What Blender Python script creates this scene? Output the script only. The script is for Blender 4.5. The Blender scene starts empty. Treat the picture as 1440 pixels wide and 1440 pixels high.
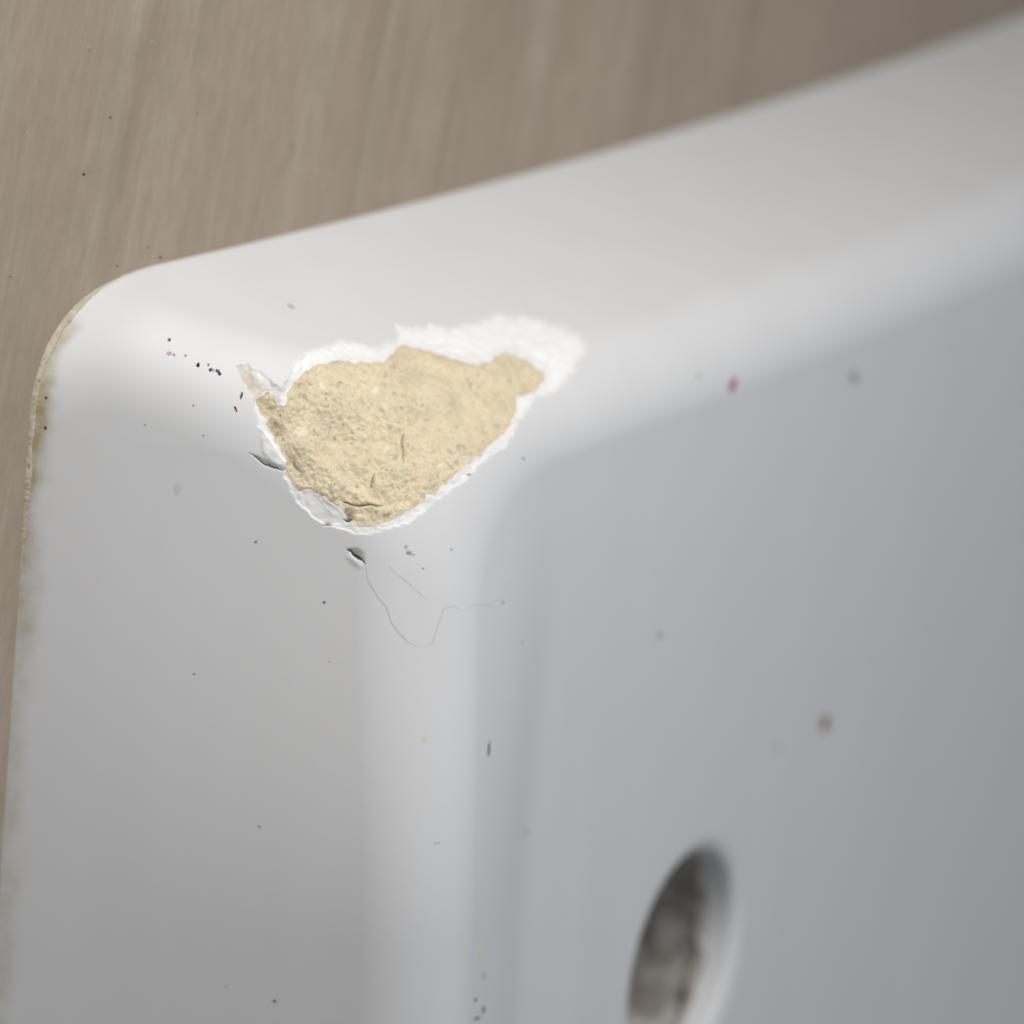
import bpy, math, random
import numpy as np
from mathutils import Matrix, Vector

random.seed(7)
RNG = np.random.default_rng(11)
SC = bpy.context.scene
COL = SC.collection
MM = 0.001

# ---------------------------------------------------------------- camera
# world: X runs along the wall, Z is up, the wall is the plane y = 0 and the room lies at y < 0.
PX = 1440.0
FOV = math.radians(14.0)
FL = PX / 2 / math.tan(FOV / 2)
CAM_ROT = np.array([[0.4868, -0.8683, 0.0954], [0.1970, 0.2155, 0.9564], [-0.8510, -0.4468, 0.2760]])  # world -> camera
CAM_POS = np.array([-569.62, -393.34, 166.70])        # millimetres
u_, s_, vt_ = np.linalg.svd(CAM_ROT)
CAM_ROT = u_ @ vt_
cd = bpy.data.cameras.new('camera')
cam = bpy.data.objects.new('camera', cd)
COL.objects.link(cam)
m = Matrix.Identity(4)
for i in range(3):
    for j in range(3):
        m[j][i] = CAM_ROT[i][j]
    m[i][3] = CAM_POS[i] * MM
cam.matrix_world = m
cd.sensor_width = 36.0
cd.lens = 18.0 / math.tan(FOV / 2)
cd.clip_start = 0.02
cd.clip_end = 50.0
cd.dof.use_dof = True
cd.dof.focus_distance = 0.702
cd.dof.aperture_fstop = cd.lens / 14.5
cd.dof.aperture_blades = 7
SC.camera = cam

# ---------------------------------------------------------------- light
w = bpy.data.worlds.new('World')
SC.world = w
w.use_nodes = True
bg = w.node_tree.nodes['Background']
bg.inputs['Color'].default_value = (0.80, 0.89, 1.0, 1)
bg.inputs['Strength'].default_value = 0.14

def area(name, pos, target, size, energy, color):
    ld = bpy.data.lights.new(name, 'AREA')
    ld.shape = 'RECTANGLE'
    ld.size, ld.size_y = size
    ld.energy = energy
    ld.color = color
    o = bpy.data.objects.new(name, ld)
    COL.objects.link(o)
    o.location = Vector(pos)
    o.rotation_euler = (Vector(target) - Vector(pos)).to_track_quat('-Z', 'Y').to_euler()
    return o
area('window_light', (-0.13, -0.30, 0.40), (0.03, -0.03, -0.05), (0.42, 0.36), 3.0, (1.0, 0.975, 0.948))
area('fill_light', (0.30, -1.05, -0.25), (0.12, -0.05, -0.10), (0.9, 0.7), 1.75, (0.98, 0.985, 1.0))  # added fill lamp with no known source, brightens the front face

SC.view_settings.view_transform = 'Standard'
SC.view_settings.look = 'None'
SC.view_settings.exposure = 0.0
SC.view_settings.gamma = 1.0

# ---------------------------------------------------------------- helpers
def project(P):
    c = (np.asarray(P, float) - CAM_POS) @ CAM_ROT.T
    return np.stack([720 + FL * c[..., 0] / -c[..., 2], 720 - FL * c[..., 1] / -c[..., 2]], -1)

def smooth(a, b, x):
    t = np.clip((x - a) / (b - a), 0, 1)
    return t * t * (3 - 2 * t)

def _hash(i, j, k, seed):
    h = (i * 374761393 + j * 668265263 + k * 2147483647 + seed * 974634777) & 0xFFFFFFFF
    h = ((h ^ (h >> 13)) * 1274126177) & 0xFFFFFFFF
    h = ((h ^ (h >> 16)) * 2246822519) & 0xFFFFFFFF
    return ((h ^ (h >> 15)) & 0xFFFF) / 65535.0

def vnoise(P, scale, seed=0):
    """value noise, -1..1; P in millimetres, scale = cell size in mm"""
    q = np.asarray(P, float) / scale
    f = np.floor(q)
    t = q - f
    t = t * t * (3 - 2 * t)
    f = f.astype(np.int64) + 4096
    out = 0
    for a in (0, 1):
        for b in (0, 1):
            for c in (0, 1):
                wgt = (t[..., 0] if a else 1 - t[..., 0]) * (t[..., 1] if b else 1 - t[..., 1]) * (t[..., 2] if c else 1 - t[..., 2])
                out = out + wgt * _hash(f[..., 0] + a, f[..., 1] + b, f[..., 2] + c, seed)
    return out * 2 - 1

def fbm(P, scale, octs=4, seed=0, gain=0.5):
    r, amp = 0, 1.0
    for o in range(octs):
        r = r + amp * vnoise(P, scale / 2 ** o, seed + o * 17)
        amp *= gain
    return r

def poly_sd(Q, poly):
    """distance to a polygon in pixels, positive inside"""
    poly = np.asarray(poly, float)
    d = np.full(len(Q), 1e9)
    ins = np.zeros(len(Q), bool)
    n = len(poly)
    for i in range(n):
        a, b = poly[i], poly[(i + 1) % n]
        ab = b - a
        t = np.clip(((Q - a) @ ab) / (ab @ ab), 0, 1)
        d = np.minimum(d, np.hypot(*(Q - a - t[:, None] * ab).T))
        c = ((a[1] > Q[:, 1]) != (b[1] > Q[:, 1]))
        with np.errstate(divide='ignore', invalid='ignore'):
            xi = a[0] + (Q[:, 1] - a[1]) * ab[0] / (ab[1] if ab[1] else 1e-9)
        ins ^= c & (Q[:, 0] < xi)
    return np.where(ins, d, -d)

def line_d(Q, pts):
    """distance to a polyline in pixels and the position along it, 0..1"""
    pts = np.asarray(pts, float)
    seg = np.hypot(*np.diff(pts, axis=0).T)
    cum = np.concatenate([[0], np.cumsum(seg)])
    best = np.full(len(Q), 1e9)
    par = np.zeros(len(Q))
    for i in range(len(pts) - 1):
        a, b = pts[i], pts[i + 1]
        ab = b - a
        t = np.clip(((Q - a) @ ab) / (ab @ ab), 0, 1)
        d = np.hypot(*(Q - a - t[:, None] * ab).T)
        k = d < best
        best[k] = d[k]
        par[k] = ((cum[i] + t * seg[i]) / cum[-1])[k]
    return best, par

def mesh_obj(name, verts, faces, mat, parent=None, shade=True, attrs=None):
    me = bpy.data.meshes.new(name)
    verts = np.asarray(verts, np.float32) * MM
    if isinstance(faces, np.ndarray):
        nf, k = faces.shape
        me.vertices.add(len(verts))
        me.vertices.foreach_set('co', verts.ravel())
        me.loops.add(nf * k)
        me.loops.foreach_set('vertex_index', faces.astype(np.int32).ravel())
        me.polygons.add(nf)
        me.polygons.foreach_set('loop_start', np.arange(0, nf * k, k, dtype=np.int32))
        me.update(calc_edges=True)
    else:
        me.from_pydata(verts.tolist(), [], faces)
        me.update()
    me.polygons.foreach_set('use_smooth', [bool(shade)] * len(me.polygons))
    for an, av in (attrs or {}).items():
        a = me.attributes.new(an, 'FLOAT', 'POINT')
        a.data.foreach_set('value', np.asarray(av, np.float32))
    me.materials.append(mat)
    o = bpy.data.objects.new(name, me)
    COL.objects.link(o)
    if parent is not None:
        o.parent = parent
    return o

# ---------------------------------------------------------------- materials
class N:
    def __init__(self, name):
        self.m = bpy.data.materials.new(name)
        self.m.use_nodes = True
        self.t = self.m.node_tree
        self.b = self.t.nodes['Principled BSDF']
    def n(self, typ, **kw):
        nd = self.t.nodes.new(typ)
        for k, v in kw.items():
            if k in nd.inputs.keys():
                nd.inputs[k].default_value = v
            else:
                setattr(nd, k, v)
        return nd
    def l(self, a, b):
        self.t.links.new(a, b)
    def coords(self, scale=(1, 1, 1), shear=0.0):
        tc = self.n('ShaderNodeTexCoord')
        mp = self.n('ShaderNodeMapping')
        mp.inputs['Scale'].default_value = scale
        src = tc.outputs['Object']
        if shear:                                   # streaks lean: x' = x - shear * z
            sp = self.n('ShaderNodeSeparateXYZ')
            cb = self.n('ShaderNodeCombineXYZ')
            self.l(src, sp.inputs[0])
            self.l(self.math('SUBTRACT', sp.outputs[0], self.math('MULTIPLY', sp.outputs[2], shear)), cb.inputs[0])
            self.l(sp.outputs[1], cb.inputs[1])
            self.l(sp.outputs[2], cb.inputs[2])
            src = cb.outputs[0]
        self.l(src, mp.inputs['Vector'])
        return mp.outputs['Vector']
    def noise(self, vec, scale, detail=3, rough=0.5):
        nd = self.n('ShaderNodeTexNoise')
        nd.inputs['Scale'].default_value = scale
        nd.inputs['Detail'].default_value = detail
        nd.inputs['Roughness'].default_value = rough
        self.l(vec, nd.inputs['Vector'])
        return nd.outputs['Fac']
    def ramp(self, fac, stops):
        r = self.n('ShaderNodeValToRGB')
        e = r.color_ramp.elements
        while len(e) < len(stops):
            e.new(0.5)
        for el, (p, c) in zip(e, stops):
            el.position = p
            el.color = (c, c, c, 1) if isinstance(c, (int, float)) else (*c, 1)
        self.l(fac, r.inputs['Fac'])
        return r.outputs['Color']
    def mix(self, fac, a, b, mode='MIX'):
        mx = self.n('ShaderNodeMix', data_type='RGBA', blend_type=mode)
        for s, v in ((mx.inputs[0], fac), (mx.inputs[6], a), (mx.inputs[7], b)):
            if isinstance(v, (int, float)):
                s.default_value = v
            elif isinstance(v, tuple):
                s.default_value = (*v, 1)
            else:
                self.l(v, s)
        return mx.outputs[2]
    def math(self, op, a, b=0.0, c=None):
        md = self.n('ShaderNodeMath', operation=op)
        for i, v in enumerate((a, b) if c is None else (a, b, c)):
            if isinstance(v, (int, float)):
                md.inputs[i].default_value = v
            else:
                self.l(v, md.inputs[i])
        return md.outputs[0]
    def bump(self, height, dist, strength=1.0, normal=None):
        bp = self.n('ShaderNodeBump')
        bp.inputs['Strength'].default_value = strength
        bp.inputs['Distance'].default_value = dist
        self.l(height, bp.inputs['Height'])
        if normal is not None:
            self.l(normal, bp.inputs['Normal'])
        return bp.outputs['Normal']
    def base(self, v):
        if isinstance(v, tuple):
            self.b.inputs['Base Color'].default_value = (*v, 1)
        else:
            self.l(v, self.b.inputs['Base Color'])

def glaze_material():
    k = N('white_glaze')
    v = k.coords()
    vs = k.coords((1, 1, 0.16))
    film = k.ramp(k.noise(vs, 55, 5, 0.6), [(0.36, 0.0), (0.75, 1.0)])
    col = k.mix(k.math('MULTIPLY', film, 0.24), (0.745, 0.752, 0.765), (0.64, 0.64, 0.63))
    # grey pinhead specks fired into the glaze
    vo = k.n('ShaderNodeTexVoronoi', feature='F1')
    vo.inputs['Scale'].default_value = 130
    k.l(v, vo.inputs['Vector'])
    sel = k.n('ShaderNodeSeparateColor')
    k.l(vo.outputs['Color'], sel.inputs[0])
    pin = k.math('MULTIPLY', k.math('LESS_THAN', vo.outputs['Distance'], 0.035), k.math('GREATER_THAN', sel.outputs[0], 0.90))
    col = k.mix(k.math('MULTIPLY', pin, 0.55), col, (0.25, 0.25, 0.26))
    # yellow-brown soaked edge beside the wall joint
    at = k.n('ShaderNodeAttribute', attribute_name='edge_stain')
    n1 = k.ramp(k.noise(v, 260, 4, 0.6), [(0.30, 0.0), (0.75, 1.0)])
    n2 = k.noise(v, 90, 2, 0.5)
    st = k.math('MULTIPLY', at.outputs['Fac'], k.math('ADD', 0.55, k.math('MULTIPLY', n1, 0.75)))
    stc = k.mix(n2, (0.44, 0.385, 0.20), (0.34, 0.255, 0.15))
    col = k.mix(st, col, stc)
    # dust rubbed into the break
    du = k.n('ShaderNodeAttribute', attribute_name='dust')
    dn = k.ramp(k.noise(v, 420, 5, 0.65), [(0.35, 0.0), (0.62, 1.0)])
    col = k.mix(k.math('MULTIPLY', du.outputs['Fac'], k.math('ADD', 0.35, k.math('MULTIPLY', dn, 0.6))), col, (0.56, 0.47, 0.32))
    fr = k.n('ShaderNodeAttribute', attribute_name='fracture')
    col = k.mix(fr.outputs['Fac'], col, k.mix(du.outputs['Fac'], (0.895, 0.895, 0.895), col))
    k.base(col)
    rg = k.math('ADD', 0.55, k.math('MULTIPLY', k.noise(v, 40, 4), 0.12))
    rg = k.math('ADD', rg, k.math('MULTIPLY', fr.outputs['Fac'], 0.35))
    k.l(rg, k.b.inputs['Roughness'])
    k.b.inputs['Specular IOR Level'].default_value = 0.34
    k.l(k.bump(k.noise(v, 700, 3), 0.00004, 0.35), k.b.inputs['Normal'])
    return k.m

def clay_material(name, tone, dirt):
    k = N(name)
    v = k.coords()
    big = k.noise(v, 160, 4, 0.6)
    col = k.mix(k.ramp(big, [(0.3, 0.0), (0.7, 1.0)]), tuple(c * 0.86 for c in tone), tuple(min(1, c * 1.06) for c in tone))
    fine = k.ramp(k.noise(v, 1500, 4, 0.7), [(0.28, 0.0), (0.46, 1.0)])
    col = k.mix(k.math('MULTIPLY', k.math('SUBTRACT', 1.0, fine), 0.5), col, (0.36, 0.28, 0.16))
    for sc_, th, pick, c2, amt in ((480, 0.30, 0.78, (0.50, 0.48, 0.40), 0.6), (620, 0.28, 0.84, (0.80, 0.76, 0.68), 0.8),
                                   (900, 0.26, 0.88, (0.40, 0.40, 0.24), 0.7), (1100, 0.22, 0.93, (0.40, 0.20, 0.09), 0.7),
                                   (1300, 0.20, 0.92, (0.13, 0.11, 0.08), 0.75)):
        dv = k.n('ShaderNodeVectorMath', operation='ADD')
        nz = k.n('ShaderNodeTexNoise')
        nz.inputs['Scale'].default_value = 900
        k.l(v, nz.inputs['Vector'])
        off = k.n('ShaderNodeVectorMath', operation='SCALE')
        off.inputs['Scale'].default_value = 0.0016
        k.l(nz.outputs['Color'], off.inputs[0])
        k.l(v, dv.inputs[0])
        k.l(off.outputs[0], dv.inputs[1])
        vo = k.n('ShaderNodeTexVoronoi', feature='F1')
        vo.inputs['Scale'].default_value = sc_
        k.l(dv.outputs[0], vo.inputs['Vector'])
        se = k.n('ShaderNodeSeparateColor')
        k.l(vo.outputs['Color'], se.inputs[0])
        mk = k.math('MULTIPLY', k.math('LESS_THAN', vo.outputs['Distance'], th), k.math('GREATER_THAN', se.outputs[0], pick))
        col = k.mix(k.math('MULTIPLY', mk, amt), col, c2)
    if dirt:
        at = k.n('ShaderNodeAttribute', attribute_name='dirt')
        dn = k.ramp(k.noise(v, 900, 4, 0.6), [(0.3, 0.25), (0.62, 1.0)])
        col = k.mix(k.math('MULTIPLY', at.outputs['Fac'], dn), col, (0.22, 0.19, 0.14))
    k.base(col)
    k.b.inputs['Roughness'].default_value = 0.95
    k.b.inputs['Specular IOR Level'].default_value = 0.14
    h = k.math('ADD', k.noise(v, 1300, 6, 0.7), k.math('MULTIPLY', k.noise(v, 420, 3), 0.8))
    k.l(k.bump(h, 0.0008, 0.8), k.b.inputs['Normal'])
    return k.m

def wall_material():
    k = N('brown_brushed_wall')
    v = k.coords()
    vs = k.coords((1, 1, 0.13), 0.2)
    vt = k.coords((1, 1, 0.05), 0.2)
    col = k.mix(k.ramp(k.noise(vs, 45, 4, 0.6), [(0.3, 0.0), (0.7, 1.0)]), (0.365, 0.298, 0.23), (0.43, 0.358, 0.285))
    col = k.mix(k.math('MULTIPLY', k.ramp(k.noise(vt, 110, 4, 0.6), [(0.48, 0.0), (0.78, 1.0)]), 0.7), col, (0.49, 0.435, 0.37))
    col = k.mix(k.math('MULTIPLY', k.ramp(k.noise(vs, 85, 4, 0.6), [(0.50, 0.0), (0.76, 1.0)]), 0.65), col, (0.255, 0.205, 0.155))
    col = k.mix(k.math('MULTIPLY', k.ramp(k.noise(v, 34, 5, 0.6), [(0.35, 0.0), (0.7, 1.0)]), 0.5), col, (0.36, 0.29, 0.22))
    vm = k.coords((1, 1, 0.35), 0.2)
    col = k.mix(k.math('MULTIPLY', k.ramp(k.noise(vm, 330, 5, 0.65), [(0.38, 1.0), (0.62, 0.0)]), 0.30), col, (0.25, 0.205, 0.16))
    col = k.mix(k.math('MULTIPLY', k.ramp(k.noise(v, 2600, 3, 0.7), [(0.3, 1.0), (0.45, 0.0)]), 0.22), col, (0.14, 0.115, 0.09))
    k.base(col)
    k.b.inputs['Roughness'].default_value = 0.62
    k.b.inputs['Specular IOR Level'].default_value = 0.3
    h = k.math('ADD', k.noise(vs, 160, 4), k.math('MULTIPLY', k.noise(v, 1500, 3), 0.25))
    k.l(k.bump(h, 0.0004, 0.3), k.b.inputs['Normal'])
    return k.m

_plain = {}
def plain(name, col, rough=0.8, var=0.25):
    if name not in _plain:
        k = N(name)
        nz = k.noise(k.coords(), 1800, 3, 0.6)
        k.base(k.mix(nz, tuple(c * (1 - var) for c in col), tuple(min(1, c * (1 + var)) for c in col)))
        k.b.inputs['Roughness'].default_value = rough
        k.b.inputs['Specular IOR Level'].default_value = 0.2
        _plain[name] = k.m
    return _plain[name]

M_GLAZE = glaze_material()
M_CLAY = clay_material('beige_fireclay', (0.92, 0.80, 0.575), True)
kc = N('dirty_grey_plaster')
vc = kc.coords()
cc_ = kc.mix(kc.ramp(kc.noise(vc, 120, 3, 0.6), [(0.40, 0.0), (0.60, 1.0)]), (0.36, 0.33, 0.29), (0.72, 0.71, 0.69))
kc.base(kc.mix(kc.ramp(kc.noise(vc, 75, 2, 0.5), [(0.52, 0.0), (0.66, 0.4)]), cc_, (0.34, 0.31, 0.25)))
kc.b.inputs['Roughness'].default_value = 0.85
kc.l(kc.bump(kc.noise(vc, 400, 4), 0.001, 0.6), kc.b.inputs['Normal'])
M_CAVITY = kc.m
M_WALL = wall_material()

# ---------------------------------------------------------------- the basin as a surface g(x, y, z) = 0
H = 62.63
TB = math.tan(math.radians(14.6))
CB = math.cos(math.radians(14.6))
WID, HGT = 480.0, 400.0
HOLE = None

def ztop(x):
    u = np.clip(x / 300.0, 0, 1.45)
    return -4 * 2.04 * u * (1 - u)

def rmax(a, b, ra, rb):
    """rounded intersection of two half spaces with an elliptic fillet"""
    qa = np.maximum(a / ra + 1, 0)
    qb = np.maximum(b / rb + 1, 0)
    s2 = qa * qa + qb * qb
    reff = (ra * qa * qa + rb * qb * qb) / np.maximum(s2, 1e-9)
    out = (np.sqrt(s2) - 1) * reff
    return np.where((qa > 0) & (qb > 0), out, np.maximum(a, b))

def hfront(z):
    """the front leans out a little towards the bottom"""
    return H + 0.03 * np.clip(-24.75 - z, -15, 260)

# profile of the roll: bends away ever more steeply, then meets the flat front in a soft crease
FALL_X = np.arange(-30.0, 110.0, 0.25)
FALL_Y = np.clip(FALL_X / 45.0, 0, 1)
FALL_Y = 0.3 * FALL_Y + 0.7 * FALL_Y ** 2
_ker = np.exp(-(np.arange(-60, 61) * 0.25 / 6.5) ** 2)
FALL_Y = np.convolve(np.pad(FALL_Y, 60, mode='edge'), _ker / _ker.sum(), mode='valid')

def smax(a, b, k):
    h = np.maximum(k - np.abs(a - b), 0) / k
    return np.maximum(a, b) + h * h * k * 0.25

def surf(P):
    x, y, z = P[..., 0], P[..., 1], P[..., 2]
    hz = hfront(z)
    low = smooth(-12, -110, z)
    drop = 9.0 * low
    ridge = 32.47 - 9.0 * low + 0.06 * np.clip(-24.75 - z, 0, 190)
    ta = ridge / (hz + drop)
    ca = 1 / np.sqrt(1 + ta * ta)
    dL = (ta * -y - x) * ca
    dT = (z - ztop(x) + TB * -y) * CB
    dR = (x - WID + 0.45 * -y) * 0.91
    dB = (-HGT - z + 0.3 * -y) * 0.95
    # a rolled edge stands proud of the front on the left and runs down into a shallow valley
    fall = np.interp(x - ridge, FALL_X, FALL_Y)
    dF = -y - hz - drop * (1 - fall)
    k = smooth(1.5, -15.0, y)
    g = smax(dL * (0.67 + 0.33 * k), dT, 22.5 - 6.5 * k + 10.0 * smooth(-22.0, -64.0, y))
    rf = 13.0 + 0.5 * smooth(0, 45, dL - dT)
    g = rmax(g, dR, 25.0, 25.0)
    g = rmax(g, dB, 25.0, 25.0)
    return rmax(g, dF, rf, rf)

def raycast(pix):
    """pixel -> point on the basin, or on the wall where the ray misses the basin"""
    pix = np.atleast_2d(np.asarray(pix, float))
    d = np.stack([(pix[:, 0] - 720) / FL, -(pix[:, 1] - 720) / FL, -np.ones(len(pix))], 1) @ CAM_ROT
    tw = -CAM_POS[1] / d[:, 1]
    lo = np.full(len(pix), 560.0)
    hit = tw.copy()
    done = np.zeros(len(pix), bool)
    for tt in np.arange(560.0, 1300.0, 2.0):
        P = CAM_POS + d * tt
        g = surf(P)
        k = (~done) & (g < 0) & (tt < tw)
        hit[k] = tt
        done |= k
    lo, hi = hit - 2.0, hit.copy()
    for _ in range(30):
        mid = (lo + hi) / 2
        g = surf(CAM_POS + d * mid[:, None]) < 0
        hi = np.where(g, mid, hi)
        lo = np.where(g, lo, mid)
    t = np.where(done, hi, tw)
    return CAM_POS + d * t[:, None], done

def normal_at(P):
    e = 0.05
    n = np.stack([surf(P + e * np.eye(3)[i]) - surf(P - e * np.eye(3)[i]) for i in range(3)], -1)
    return n / np.linalg.norm(n, axis=-1, keepdims=True)

HOLE = raycast([(965, 1356)])[0][0]
HR = 24.0

# outlines read off the photograph, in its pixels
CLAY = [(402, 568), (408, 544), (427, 521), (447, 510), (481, 503), (515, 508), (545, 503), (554, 493), (562, 482), (590, 487),
        (627, 497), (661, 508), (691, 507), (701, 495), (717, 491), (747, 504), (770, 521), (772, 531), (751, 551), (729, 557),
        (731, 574), (714, 604), (687, 630), (650, 660), (620, 686), (582, 714), (552, 731), (522, 739), (500, 739), (489, 727),
        (485, 718), (470, 707), (440, 688), (417, 690), (410, 675), (401, 660), (404, 645), (391, 624), (380, 604), (369, 581),
        (361, 559), (376, 547), (397, 566)]
BREAK = [(330, 514), (350, 511), (372, 524), (396, 545), (403, 532), (413, 510), (430, 496), (450, 488), (470, 479), (495, 480),
         (515, 484), (535, 487), (552, 478), (555, 455), (580, 459), (610, 456), (640, 460), (680, 448), (720, 442), (760, 449),
         (795, 455), (816, 470), (826, 494), (815, 510), (790, 547), (750, 567), (740, 582), (724, 606), (709, 633), (690, 641),
         (645, 683), (604, 713), (580, 733), (556, 742), (522, 752), (498, 752), (470, 742), (443, 728), (424, 715), (407, 690),
         (399, 664), (386, 652), (368, 634), (365, 610), (362, 586), (348, 548)]
FLAKE = [(364, 600), (372, 604), (386, 625), (403, 649), (399, 658), (384, 654), (368, 637)]
SLIVER = [(424, 690), (440, 690), (470, 709), (486, 722), (484, 735), (462, 740), (440, 728), (428, 712)]

def refine(poly, step, amp, seed):
    """break the straight runs of a traced outline into an uneven edge"""
    poly = np.asarray(poly, float)
    r = np.random.default_rng(seed)
    out = []
    for i in range(len(poly)):
        a, b = poly[i], poly[(i + 1) % len(poly)]
        n = max(1, int(np.hypot(*(b - a)) / step))
        nn = np.array([-(b - a)[1], (b - a)[0]]) / max(np.hypot(*(b - a)), 1e-6)
        for j in range(n):
            out.append(a + (b - a) * j / n + nn * r.normal() * amp * (0.4 if j == 0 else 1))
    return np.array(out)
CLAY = refine(CLAY, 5, 1.6, 1)
BREAK = refine(BREAK, 6, 1.7, 2)

def nodes(lo, hi, pitch):
    out = [lo]
    while out[-1] < hi:
        out.append(out[-1] + pitch(out[-1]))
    return np.array(out)

def px(x):
    if x < -2: return 0.6
    if x < 9: return 0.3
    if x < 70: return 0.105
    if x < 120: return min(2.0, 0.105 + (x - 70) * 0.05)
    if x < HOLE[0] - 30: return 1.5
    if x < HOLE[0] + 30: return 0.45
    return 2.5
def pz(s):
    if s < -4: return 0.6
    if s < 52: return 0.105
    if s < 110: return min(1.6, 0.105 + (s - 52) * 0.05)
    if s < -HOLE[2] - 30: return 1.5
    if s < -HOLE[2] + 30: return 0.45
    return 2.5
gx = nodes(-6, WID + 6, px)
gz = -nodes(-10, HGT + 6, pz)
XX, ZZ = np.meshgrid(gx, gz, indexing='ij')
lo = np.full(XX.shape, -95.0)
hi = np.full(XX.shape, 5.0)
for _ in range(34):
    mid = (lo + hi) / 2
    ins = surf(np.stack([XX, mid, ZZ], -1)) < 0
    hi = np.where(ins, mid, hi)
    lo = np.where(ins, lo, mid)
P = np.stack([XX, (lo + hi) / 2, ZZ], -1).reshape(-1, 3)
clipped = P[:, 1] > 4.99
nx, nz = XX.shape

# ---------------------------------------------------------------- the broken corner
frac = np.zeros(len(P))
dust = np.zeros(len(P))
dirt = np.zeros(len(P))
sdc = np.full(len(P), -1e3)
zone = np.where((P[:, 0] < 112) & (P[:, 2] > -95) & ~clipped)[0]
pix = project(P[zone])
k = (pix[:, 0] > 315) & (pix[:, 0] < 850) & (pix[:, 1] > 425) & (pix[:, 1] < 830)
zone, pix = zone[k], pix[k]
B = P[zone]
inward = -normal_at(raycast([(560, 610)])[0])[0]
dc = poly_sd(pix, CLAY)
db = poly_sd(pix, BREAK)
db = np.maximum(db, dc)
bnd = raycast(CLAY)[0]
cen = bnd.mean(0)
uu, ss, vv = np.linalg.svd(bnd - cen)
pn = vv[2] if vv[2] @ inward < 0 else -vv[2]
plane_t = ((cen - B) @ pn) / (inward @ pn)              # how far along `inward` to the plane of the break
edge = 0.45 + 0.5 * smooth(650, 530, pix[:, 1])
t = np.clip(db / np.maximum(db + np.maximum(-dc, 0), 1e-3), 0, 1)
rip = 0.7 * np.sin(pix[:, 0] * 0.34 + 3.4 * vnoise(B, 2.5, 6)) * smooth(560, 540, pix[:, 0]) * smooth(540, 515, pix[:, 1]) + np.sin((pix[:, 0] * 0.62 + pix[:, 1] * 0.30) * 0.24 + 3.2 * vnoise(B, 2.6, 5)) * smooth(540, 600, pix[:, 0]) * smooth(540, 500, pix[:, 1])
st0 = 0.30 - 0.18 * smooth(700, 790, pix[:, 0])
shelf = st0 * smooth(0, 4.5, db) + (edge - st0) * t ** 1.3 + 0.22 * rip * (0.45 + 0.8 * np.abs(vnoise(B, 4.0, 77))) * smooth(0, 6, db) * smooth(0, -4, dc) \
    + 0.2 * fbm(B, 1.4, 3, 3) * smooth(0, 5, db)
body = np.maximum(plane_t + 0.55, edge) + 0.5 * smooth(0, 70, dc)
rough = 0.50 * fbm(B, 4.5, 5, 9, 0.6) + 0.24 * fbm(B, 1.1, 3, 21, 0.6)
lump = np.abs(vnoise(B, 7.0, 33)) * 0.5
inner = edge + np.minimum((body - edge) * smooth(0, 34, dc), 0.30 * dc / 8.3 + 0.1) + (rough + lump) * smooth(0, 7, dc)
disp = np.where(dc > 0, inner, np.where(db > 0, shelf, 0.0))
# a loose flake of glaze and a sliver still hanging on the lower left edge
fl = poly_sd(pix, FLAKE)
disp = np.where(fl > -2, disp * (1 - smooth(-1, 3, fl)) + (-0.15 + 0.10 * fbm(B, 1.2, 3, 4)) * smooth(-1, 3, fl), disp)
sl = poly_sd(pix, SLIVER)
disp = np.where(sl > -2, disp * (1 - smooth(-1, 4, sl)) + (0.55 + 0.18 * fbm(B, 1.5, 3, 8)) * smooth(-1, 4, sl), disp)
GROOVES = [([(350, 636), (362, 643), (374, 651), (388, 657), (399, 661), (404, 655)], 2.6, 0.9, 0.2),
           ([(487, 772), (496, 774), (505, 780), (511, 787), (514, 793)], 4.2, 1.5, 0.1),
           ([(452, 741), (462, 736), (470, 738)], 2.0, 0.5, 0.2),
           ([(484, 703), (496, 706), (510, 707), (524, 705), (534, 708), (545, 706)], 2.8, 0.9, 0.3),
           ([(581, 596), (578, 610), (579, 626), (576, 646)], 1.7, 0.6, 0.3),
           ([(538, 655), (534, 668), (530, 682)], 1.7, 0.6, 0.3),
           ([(414, 642), (418, 654), (428, 661), (438, 658)], 1.8, 0.5, 0.3),
           ([(483, 729), (492, 731), (500, 728)], 2.6, 0.9, 0.2)]
for pts, wd, dep, end in GROOVES:
    d, s = line_d(pix, pts)
    tap = np.clip(np.minimum(s, 1 - s) / max(end, 0.4), 0.02, 1)
    disp = disp + dep * np.exp(-(d / (wd * np.maximum(tap, 0.3))) ** 2) * tap
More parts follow.
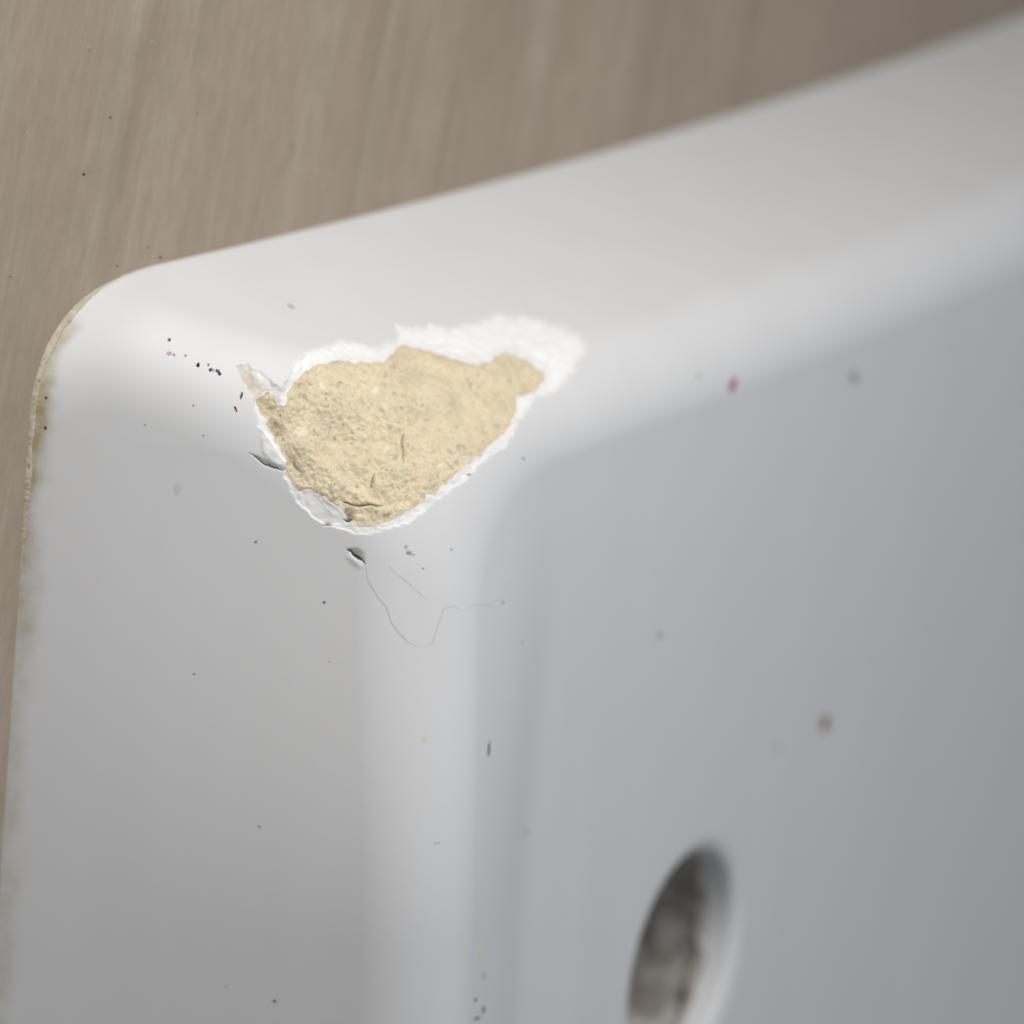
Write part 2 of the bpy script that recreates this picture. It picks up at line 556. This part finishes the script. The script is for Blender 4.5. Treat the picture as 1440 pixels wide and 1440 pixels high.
# raised lip under the gash
d, s = line_d(pix, [(486, 779), (495, 787), (504, 795), (511, 799)])
disp = disp - 0.30 * np.exp(-(d / 4.0) ** 2) * np.sin(np.pi * np.clip(s, 0, 1))
P[zone] = B + inward * disp[:, None]
sdc[zone] = np.where(sl > 0, -1.0, np.where(fl > 0, -1.0, dc))
frac[zone] = smooth(-2.0, 10.0, db + 4.0 * vnoise(B, 2.4, 91) + 2.0 * vnoise(B, 0.8, 92)) * (db > -3)
dust[zone] = np.clip(smooth(14, 0, np.abs(dc)) * 0.35 * (dc < 0) * (db > 0) * (fl < 0), 0, 1)
d, s = line_d(pix, [(340, 522), (362, 545), (385, 562)])
dust[zone] = np.maximum(dust[zone], smooth(20, 4, d) * (db > 0) * (dc <= 0) * 0.95)
for (cx, cy), r, a in (((493, 721), 13, 1.0), ((388, 598), 20, 0.55), ((375, 570), 22, 0.35), ((430, 545), 16, 0.25), ((470, 715), 10, 0.4)):
    dirt[zone] = np.maximum(dirt[zone], a * smooth(r, r * 0.3, np.hypot(pix[:, 0] - cx, pix[:, 1] - cy)))
dirt[zone] = np.maximum(dirt[zone], 0.22 * smooth(7, 0, dc) * (dc > 0))

# ---------------------------------------------------------------- the tap hole
rx = P[:, 0] - HOLE[0]
rz = P[:, 2] - HOLE[2]
rho = np.hypot(rx, rz)
th = np.arctan2(rz, rx)
tt = rho / HR
hk = (tt < 1.14) & (P[:, 1] < -40)
bore, under, depth = 6.5, 5.0, 17.0
cav = np.zeros(len(P), bool)
ti, ri, thi = tt[hk], rho[hk], th[hk]
wob = 0.7 * (1.4 * np.sin(3 * thi + 1) + 0.9 * np.sin(7 * thi) + 0.6 * np.sin(13 * thi + 2))
yy = P[hk, 1].copy()
nr = ri.copy()
lip = np.clip((1.14 - ti) / 0.17, 0, 1)
lipd = 2.0
yy += lipd * (1 - np.sqrt(np.maximum(1 - lip ** 2, 0))) * (ti > 0.97)
q = smooth(0.97, 0.97 - 1e-6, ti) > 0
b1 = np.clip((0.97 - ti) / 0.17, 0, 1)
nr = np.where(q, HR * 0.97 - 0.5 * b1, nr)
yy = np.where(q, -hfront(P[hk, 2]) + lipd + b1 * (bore + wob), yy)
b2 = np.clip((0.80 - ti) / 0.18, 0, 1)
nr = np.where(ti < 0.80, HR * 0.97 - 0.5 + b2 * under, nr)
yy = np.where(ti < 0.80, yy + 1.5 * b2, yy)
b3 = np.clip((0.62 - ti) / 0.20, 0, 1)
yy = np.where(ti < 0.62, yy + b3 * depth, yy)
nr = np.where(ti < 0.42, (HR + under - 1) * ti / 0.42, nr)
P[hk, 0] = HOLE[0] + nr * np.cos(thi)
P[hk, 2] = HOLE[2] + nr * np.sin(thi)
P[hk, 1] = yy
c_ = hk & (tt < 0.80)
P[c_] += (3.4 * fbm(P[c_], 9, 4, 40))[:, None] * np.array([0.3, 1, 0.3])
cav[hk] = ti < 0.87

# ---------------------------------------------------------------- stains along the joint with the wall
yb = -P[:, 1]
along = 0.30 + 0.70 * smooth(-70, -40, P[:, 2])
edge_st = smooth(4.2, 0.6, yb + 1.3 * vnoise(P, 6.0, 51) + 0.8 * vnoise(P, 2.2, 52)) * (P[:, 0] < 60) * smooth(-3, -12, P[:, 2]) * along
edge_st = np.maximum(edge_st, 0.4 * smooth(0.9, 0.1, yb))

# ---------------------------------------------------------------- build the basin
basin = bpy.data.objects.new('washbasin', None)
COL.objects.link(basin)
basin['label'] = 'white glazed washbasin with a broken corner and a tap hole, fixed to the brown wall'
basin['category'] = 'washbasin'

idx = np.arange(nx * nz).reshape(nx, nz)
F = np.stack([idx[:-1, :-1], idx[1:, :-1], idx[1:, 1:], idx[:-1, 1:]], -1).reshape(-1, 4)
F = F[~clipped[F].all(1)]
is_clay = (sdc[F] > 0).all(1)
is_cav = cav[F].all(1)

def sub(name, mask, mat, attrs, label=None):
    f = F[mask]
    used, inv = np.unique(f, return_inverse=True)
    f = inv.reshape(f.shape)[:, ::-1]
    o = mesh_obj(name, P[used], f, mat, basin, True, {k: v[used] for k, v in attrs.items()})
    if label:
        o['label'] = label
    return o
sub('glazed_shell', ~is_clay & ~is_cav, M_GLAZE, {'fracture': frac, 'dust': dust, 'edge_stain': edge_st})
CLAY_PART = sub('broken_corner', is_clay, M_CLAY, {'dirt': dirt}, 'rough beige fireclay laid bare where the corner broke off')
sub('tap_hole_cavity', is_cav, M_CAVITY, {}, 'dark unglazed hollow behind the tap hole')

# ---------------------------------------------------------------- wall
WALL = mesh_obj('wall', [(-700, 0, -700), (1500, 0, -700), (1500, 0, 500), (-700, 0, 500),
                         (-700, 40, -700), (1500, 40, -700), (1500, 40, 500), (-700, 40, 500)],
                [(0, 1, 2, 3), (5, 4, 7, 6), (4, 0, 3, 7), (1, 5, 6, 2), (3, 2, 6, 7), (4, 5, 1, 0)], M_WALL, None, False)
WALL['kind'] = 'structure'

# ---------------------------------------------------------------- old sealant along the joint
def outline(zs):
    out = []
    for z in zs:
        lo, hi = -20.0, 60.0
        for _ in range(40):
            mid = (lo + hi) / 2
            if surf(np.array([[mid, -0.05, z]]))[0] < 0:
                hi = mid
            else:
                lo = mid
        out.append((hi, z))
    return np.array(out)
zs = np.concatenate([-np.linspace(0, 1, 60) ** 2.2 * 24 - 0.7, -np.arange(25, 190, 0.8)])
ol = outline(zs)
cum = np.concatenate([[0], np.cumsum(np.hypot(*np.diff(ol, axis=0).T))])
sm = np.arange(0, cum[-1], 0.35)
ol = np.stack([np.interp(sm, cum, ol[:, 0]), np.interp(sm, cum, ol[:, 1])], 1)
tg = np.gradient(ol, axis=0)
tg /= np.linalg.norm(tg, axis=1, keepdims=True)
nrm = np.stack([tg[:, 1], -tg[:, 0]], 1)
nrm[nrm[:, 0] > 0] *= -1
amt = smooth(31, 52, sm) * (1 - 0.8 * smooth(70, 115, sm))
C3 = np.stack([ol[:, 0], 0 * sm, ol[:, 1]], 1)
j1 = 1 + 0.25 * vnoise(C3, 7.0, 61) + 0.16 * vnoise(C3, 1.7, 62)
NS = 9
vs, fs = [], []
for i in range(len(sm)):
    rr = max(0.08, 0.85 * amt[i] * j1[i])
    for j in range(NS):
        a = math.pi * j / (NS - 1)
        jit = 1 + 0.015 * random.gauss(0, 1)
        off = -rr * 0.55 * math.cos(a) * jit - rr * 0.10
        h = rr * 1.25 * math.sin(a) * jit
        # the inner side leans on the basin
        vs.append((ol[i, 0] - nrm[i, 0] * off + 0.35 * h * (nrm[i, 0] < 0) * 0.9, 0.25 - h, ol[i, 1] - nrm[i, 1] * off))
for i in range(len(sm) - 1):
    for j in range(NS - 1):
        fs.append((i * NS + j, (i + 1) * NS + j, (i + 1) * NS + j + 1, i * NS + j + 1))
ks = N('old_sealant')
cv = ks.coords()
cc = ks.mix(ks.ramp(ks.noise(cv, 420, 4, 0.6), [(0.35, 0.0), (0.65, 1.0)]), (0.58, 0.54, 0.46), (0.46, 0.39, 0.27))
cc = ks.mix(ks.ramp(ks.noise(cv, 1300, 3, 0.6), [(0.62, 0.0), (0.72, 0.8)]), cc, (0.20, 0.13, 0.08))
ks.base(cc)
ks.b.inputs['Roughness'].default_value = 0.7
ks.l(ks.bump(ks.noise(cv, 1500, 4), 0.0004, 0.6), ks.b.inputs['Normal'])
sb = mesh_obj('sealant_bead', vs, fs, ks.m, basin)
sb['label'] = 'ragged stained old sealant along the left joint with the wall'

# ---------------------------------------------------------------- fine cracks: thin dark threads sunk into the surface
def thread(name, pts, width, mat, sink=0.6, seed=0, lift=None, parent=None):
    r = np.random.default_rng(seed)
    pts = np.asarray(pts, float)
    seg = np.hypot(*np.diff(pts, axis=0).T)
    cu = np.concatenate([[0], np.cumsum(seg)])
    n = max(4, int(cu[-1] / 2.5))
    s = np.linspace(0, cu[-1], n)
    pl = np.stack([np.interp(s, cu, pts[:, 0]), np.interp(s, cu, pts[:, 1])], 1)
    pl[1:-1] += r.normal(size=(n - 2, 2)) * 0.45
    p3, _ = raycast(pl)
    nn = normal_at(p3)
    if lift is not None:
        p3 = p3 + lift(pl)[:, None] * inward
    tgt = np.gradient(p3, axis=0)
    tgt /= np.linalg.norm(tgt, axis=1, keepdims=True)
    bi = np.cross(nn, tgt)
    vs, fs = [], []
    K = 6
    for i in range(n):
        e = min(i, n - 1 - i) / (n * 0.25)
        wd = width * min(1, 0.25 + e) * (0.8 + 0.4 * r.random())
        for j in range(K):
            a = 2 * math.pi * j / K
            vs.append(p3[i] + bi[i] * math.cos(a) * wd + nn[i] * (math.sin(a) * wd * 0.5 - wd * 0.5 * sink))
    for i in range(n - 1):
        for j in range(K):
            j2 = (j + 1) % K
            fs.append((i * K + j, i * K + j2, (i + 1) * K + j2, (i + 1) * K + j))
    return mesh_obj(name, vs, fs, mat, parent or basin)

g1 = plain('crack_grey', (0.46, 0.45, 0.45), 0.8, 0.15)
g2 = plain('crack_pale', (0.58, 0.57, 0.57), 0.8, 0.15)
g3 = plain('crack_dark', (0.07, 0.06, 0.055), 0.9, 0.3)
thread('hairline_crack', [(513, 790), (517, 815), (530, 838), (544, 856), (550, 875), (563, 893), (580, 907), (596, 911)], 0.10, g1, 0.4, 1)
thread('hairline_crack', [(595, 911), (608, 904), (614, 885), (624, 856), (637, 852), (650, 860)], 0.09, g1, 0.4, 2)
thread('hairline_crack', [(649, 860), (665, 850), (690, 851), (708, 836), (722, 812)], 0.09, g2, 0.4, 3)
thread('scratch', [(545, 795), (600, 843)], 0.07, g1, 0.4, 4)
thread('hairline_crack', [(446, 700), (470, 728)], 0.07, g1, 0.4, 5)

# displaced surface lookup for what lies inside the break
from mathutils.kdtree import KDTree
kd = KDTree(len(zone))
for i, p_ in enumerate(pix):
    kd.insert((p_[0], p_[1], 0), i)
kd.balance()
def lift(pl):
    return np.array([disp[kd.find((a, b, 0))[1]] for a, b in pl])
for i, (pts, wd, dep, end) in enumerate(GROOVES):  # dark threads put the shade deep in the grooves into colour
    col = g3 if i in (0, 1, 3, 7) else plain('crack_brown', (0.20, 0.15, 0.08), 0.95, 0.3)
    thread('crack_shade', pts, wd * (0.04 if i != 1 else 0.075), col, 0.2, 20 + i, lambda pl: lift(pl) - 0.02 - 0.3 * dep * np.sin(np.linspace(0, np.pi, len(pl))), CLAY_PART if i in (3, 4, 5, 6, 7) else None)

# ---------------------------------------------------------------- specks: low irregular domes of dirt and paint
def speck(name, c, wpx, hpx, ang, mat, parent, thick=0.10, seed=0, rim=11):
    r = np.random.default_rng(seed)
    a = np.linspace(0, 2 * math.pi, rim, endpoint=False)
    ca, sa = math.cos(math.radians(ang)), math.sin(math.radians(ang))
    rings = []
    jit = 0.78 + 0.44 * r.random(rim)
    for f in (1.0, 0.62):
        ex = wpx / 2 * f * jit * np.cos(a)
        ey = hpx / 2 * f * jit * np.sin(a)
        rings.append(np.stack([c[0] + ex * ca - ey * sa, c[1] + ex * sa + ey * ca], 1))
    pts = np.concatenate(rings + [np.array([c], float)])
    p3, on = raycast(pts)
    nn = np.where(on[:, None], normal_at(p3), np.array([0, -1.0, 0]))
    up = np.concatenate([np.full(rim, -0.03), np.full(rim, thick * 0.8), [thick]])
    inb = poly_sd(pts, BREAK) > 0
    base = lift(pts) if inb.any() else np.zeros(len(pts))
    p3 = p3 + nn * up[:, None] + inward * (base * inb)[:, None]
    fs = []
    for i in range(rim):
        j = (i + 1) % rim
        fs.append((i, j, rim + j, rim + i))
        fs.append((rim + i, rim + j, 2 * rim))
    return mesh_obj(name, p3, fs, mat, parent)

BLACK = plain('speck_black', (0.03, 0.03, 0.032))
DARK = plain('speck_dark_grey', (0.12, 0.115, 0.11))
GREY = plain('speck_grey', (0.34, 0.34, 0.345))
PALE = plain('speck_pale_grey', (0.50, 0.50, 0.50), 0.8, 0.1)
RUST = plain('speck_rust', (0.17, 0.06, 0.035))
RUSTP = plain('speck_pale_rust', (0.50, 0.40, 0.34), 0.8, 0.12)
TAN = plain('speck_tan', (0.50, 0.41, 0.31))
MAG = plain('speck_magenta', (0.42, 0.10, 0.25))
BLUE = plain('speck_blue', (0.05, 0.12, 0.30))
TEAL = plain('speck_teal', (0.04, 0.08, 0.10))
CREAM = plain('speck_cream', (0.74, 0.68, 0.50))
BROWN = plain('speck_brown', (0.28, 0.19, 0.15))
ON_GLAZE = [(238, 478, 4, 5, 20, DARK), (238, 497, 7, 6, 0, RUSTP), (245, 499, 4, 4, 0, GREY), (261, 500, 5, 4, 0, RUSTP),
            (278.5, 513.5, 4.5, 7, 20, BLACK), (293, 513, 2.5, 4, 30, DARK), (296, 520, 6, 5, -20, RUST), (300, 521, 5, 4, 0, RUSTP),
            (306, 522, 7, 5, 30, DARK), (308.5, 526, 5, 4, 0, BLACK), (339.5, 556, 3.2, 11, 14, RUST), (331.5, 575, 3.2, 9, -22, RUST),
            (272, 570, 3, 3, 0, GREY), (360, 762, 3.6, 3.6, 0, BLUE), (456, 847, 3.4, 3.4, 0, TEAL), (409.5, 431, 12, 4.5, 25, TAN),
            (1031, 540, 9, 20, 22, MAG), (1201, 531, 10, 16, 0, GREY), (1160, 1018, 11, 22, 18, plain('speck_red_brown', (0.30, 0.15, 0.11))), (687.5, 1053, 3, 21, 4, DARK),
            (571, 769, 6, 6, 0, PALE), (575, 777, 8, 6, 0, GREY), (581, 780, 6, 4, 0, PALE), (736, 645, 3, 3, 0, DARK), (660, 667, 5, 2.5, -20, DARK),
            (597, 1040, 8, 13, 0, plain('speck_faint_cream', (0.70, 0.68, 0.61), 0.7, 0.05)), (674.5, 1340, 3, 19, 3, CREAM), (680, 1420, 3, 12, 10, DARK), (671, 1432, 9, 3.5, -25, DARK),
            (669, 1406, 3, 5, 0, DARK), (365, 1162, 4, 3.5, 0, GREY), (386, 1408, 4.5, 4, 0, DARK), (928, 893, 6, 6, 0, GREY),
            (983, 527, 6, 8, 0, PALE), (273, 948, 3, 2.5, 0, DARK), (617, 1185, 3, 2, 0, GREY), (463, 930, 3, 3, 0, PALE),
            (612, 1186, 2, 2, 0, GREY), (595, 799, 3, 3, 0, GREY), (635, 773, 2.5, 2.5, 0, DARK), (707, 847, 2.5, 2.5, 0, DARK),
            (286, 612, 2.5, 2.5, 0, GREY), (204, 597, 2.5, 2.5, 0, GREY), (65, 559, 3.5, 4, 0, RUST), (64, 602, 4, 6, 0, RUST),
            (740, 1170, 3, 9, 0, PALE), (1093, 1050, 9, 8, 0, PALE), (680, 1372, 2.5, 8, 5, GREY), (735, 904, 3, 4, 0, PALE),
            (250, 688, 14, 20, 10, plain('smudge_pale', (0.66, 0.66, 0.66), 0.6, 0.05))]
for i, (x, y, a, b, an, mt) in enumerate(ON_GLAZE):
    speck('speck', (x, y), a * 1.2, b * 1.2, an, mt, basin, 0.02 if mt.name in ('smudge_pale', 'speck_faint_cream') else 0.06 if mt in (PALE, RUSTP) else 0.10, 100 + i)
WS = plain('wall_speck', (0.20, 0.16, 0.12))
ON_WALL = [(118, 245, 5, 6, 20, DARK), (56, 115, 2, 2, 0, WS), (34, 185, 2, 2.5, 0, WS), (15, 389, 3.5, 3.5, 0, WS),
           (278, 160, 4, 3.5, 0, plain('wall_speck', (0.20, 0.16, 0.12))), (155, 165, 5, 5, 0, plain('wall_speck', (0.20, 0.16, 0.12))), (226, 362, 6, 5, 0, DARK),
           (208, 348, 4, 4, 0, plain('wall_speck', (0.20, 0.16, 0.12))), (410, 207, 5, 5, 0, plain('wall_speck', (0.20, 0.16, 0.12))),
           (95, 443, 3, 3, 0, plain('wall_speck', (0.20, 0.16, 0.12))), (164, 374, 4, 4, 0, plain('wall_speck', (0.20, 0.16, 0.12))),
           (214, 60, 8, 10, 10, plain('wall_pale_speck', (0.34, 0.30, 0.255))), (125, 68, 9, 9, 0, plain('wall_pale_speck', (0.34, 0.30, 0.255))),
           (316, 270, 7, 7, 0, plain('wall_pale_speck', (0.34, 0.30, 0.255))), (147, 332, 9, 6, -50, plain('wall_pale_speck', (0.34, 0.30, 0.255)))]
for i, (x, y, a, b, an, mt) in enumerate(ON_WALL):
    speck('speck', (x, y), a, b, an, mt, WALL, 0.10, 300 + i)

# ---------------------------------------------------------------- coarse grains of grog standing in the broken clay
GRAINS = [(606, 583, 12, 11, 'grit_grey', (0.46, 0.46, 0.46)), (612, 549, 9, 7, 'grit_grey', (0.46, 0.46, 0.46)),
          (545, 640, 13, 11, 'grit_olive', (0.42, 0.38, 0.24)), (652, 585, 22, 12, 'grit_olive', (0.42, 0.38, 0.24)),
          (485, 615, 13, 10, 'grit_blue_grey', (0.47, 0.48, 0.43)), (430, 601, 20, 15, 'grit_white', (0.80, 0.74, 0.64)),
          (459, 537, 15, 8, 'grit_white', (0.80, 0.74, 0.64)), (624, 652, 15, 7, 'grit_white', (0.80, 0.74, 0.64)),
          (490, 661, 13, 12, 'grit_grey', (0.46, 0.46, 0.46)), (573, 653, 22, 5, 'grit_grey', (0.46, 0.46, 0.46)),
          (585, 512, 8, 6, 'grit_olive', (0.42, 0.38, 0.24)), (661, 633, 13, 5, 'grit_green', (0.36, 0.38, 0.22)),
          (614, 577, 8, 6, 'grit_rust', (0.42, 0.26, 0.13)), (590, 645, 9, 6, 'grit_rust', (0.42, 0.26, 0.13)),
          (640, 546, 12, 9, 'grit_olive', (0.42, 0.38, 0.24)), (511, 553, 9, 14, 'grit_blue_grey', (0.47, 0.48, 0.43)),
          (512, 676, 7, 6, 'grit_rust', (0.42, 0.26, 0.13)), (500, 605, 8, 6, 'grit_olive', (0.42, 0.38, 0.24)),
          (536, 541, 12, 10, 'grit_white', (0.80, 0.74, 0.64)), (561, 510, 5, 8, 'grit_dark', (0.16, 0.15, 0.13)),
          (557, 620, 14, 10, 'grit_white', (0.80, 0.74, 0.64)), (470, 592, 6, 6, 'grit_grey', (0.46, 0.46, 0.46))]
for i, (x, y, a, b, nm, col) in enumerate(GRAINS):
    mixc = tuple(0.45 * c + 0.55 * d for c, d in zip(col, (0.86, 0.75, 0.54)))
    speck('grog_grain', (x, y), a, b, random.uniform(-40, 40), plain(nm, mixc, 0.9, 0.2), CLAY_PART, 0.14, 500 + i, 9)
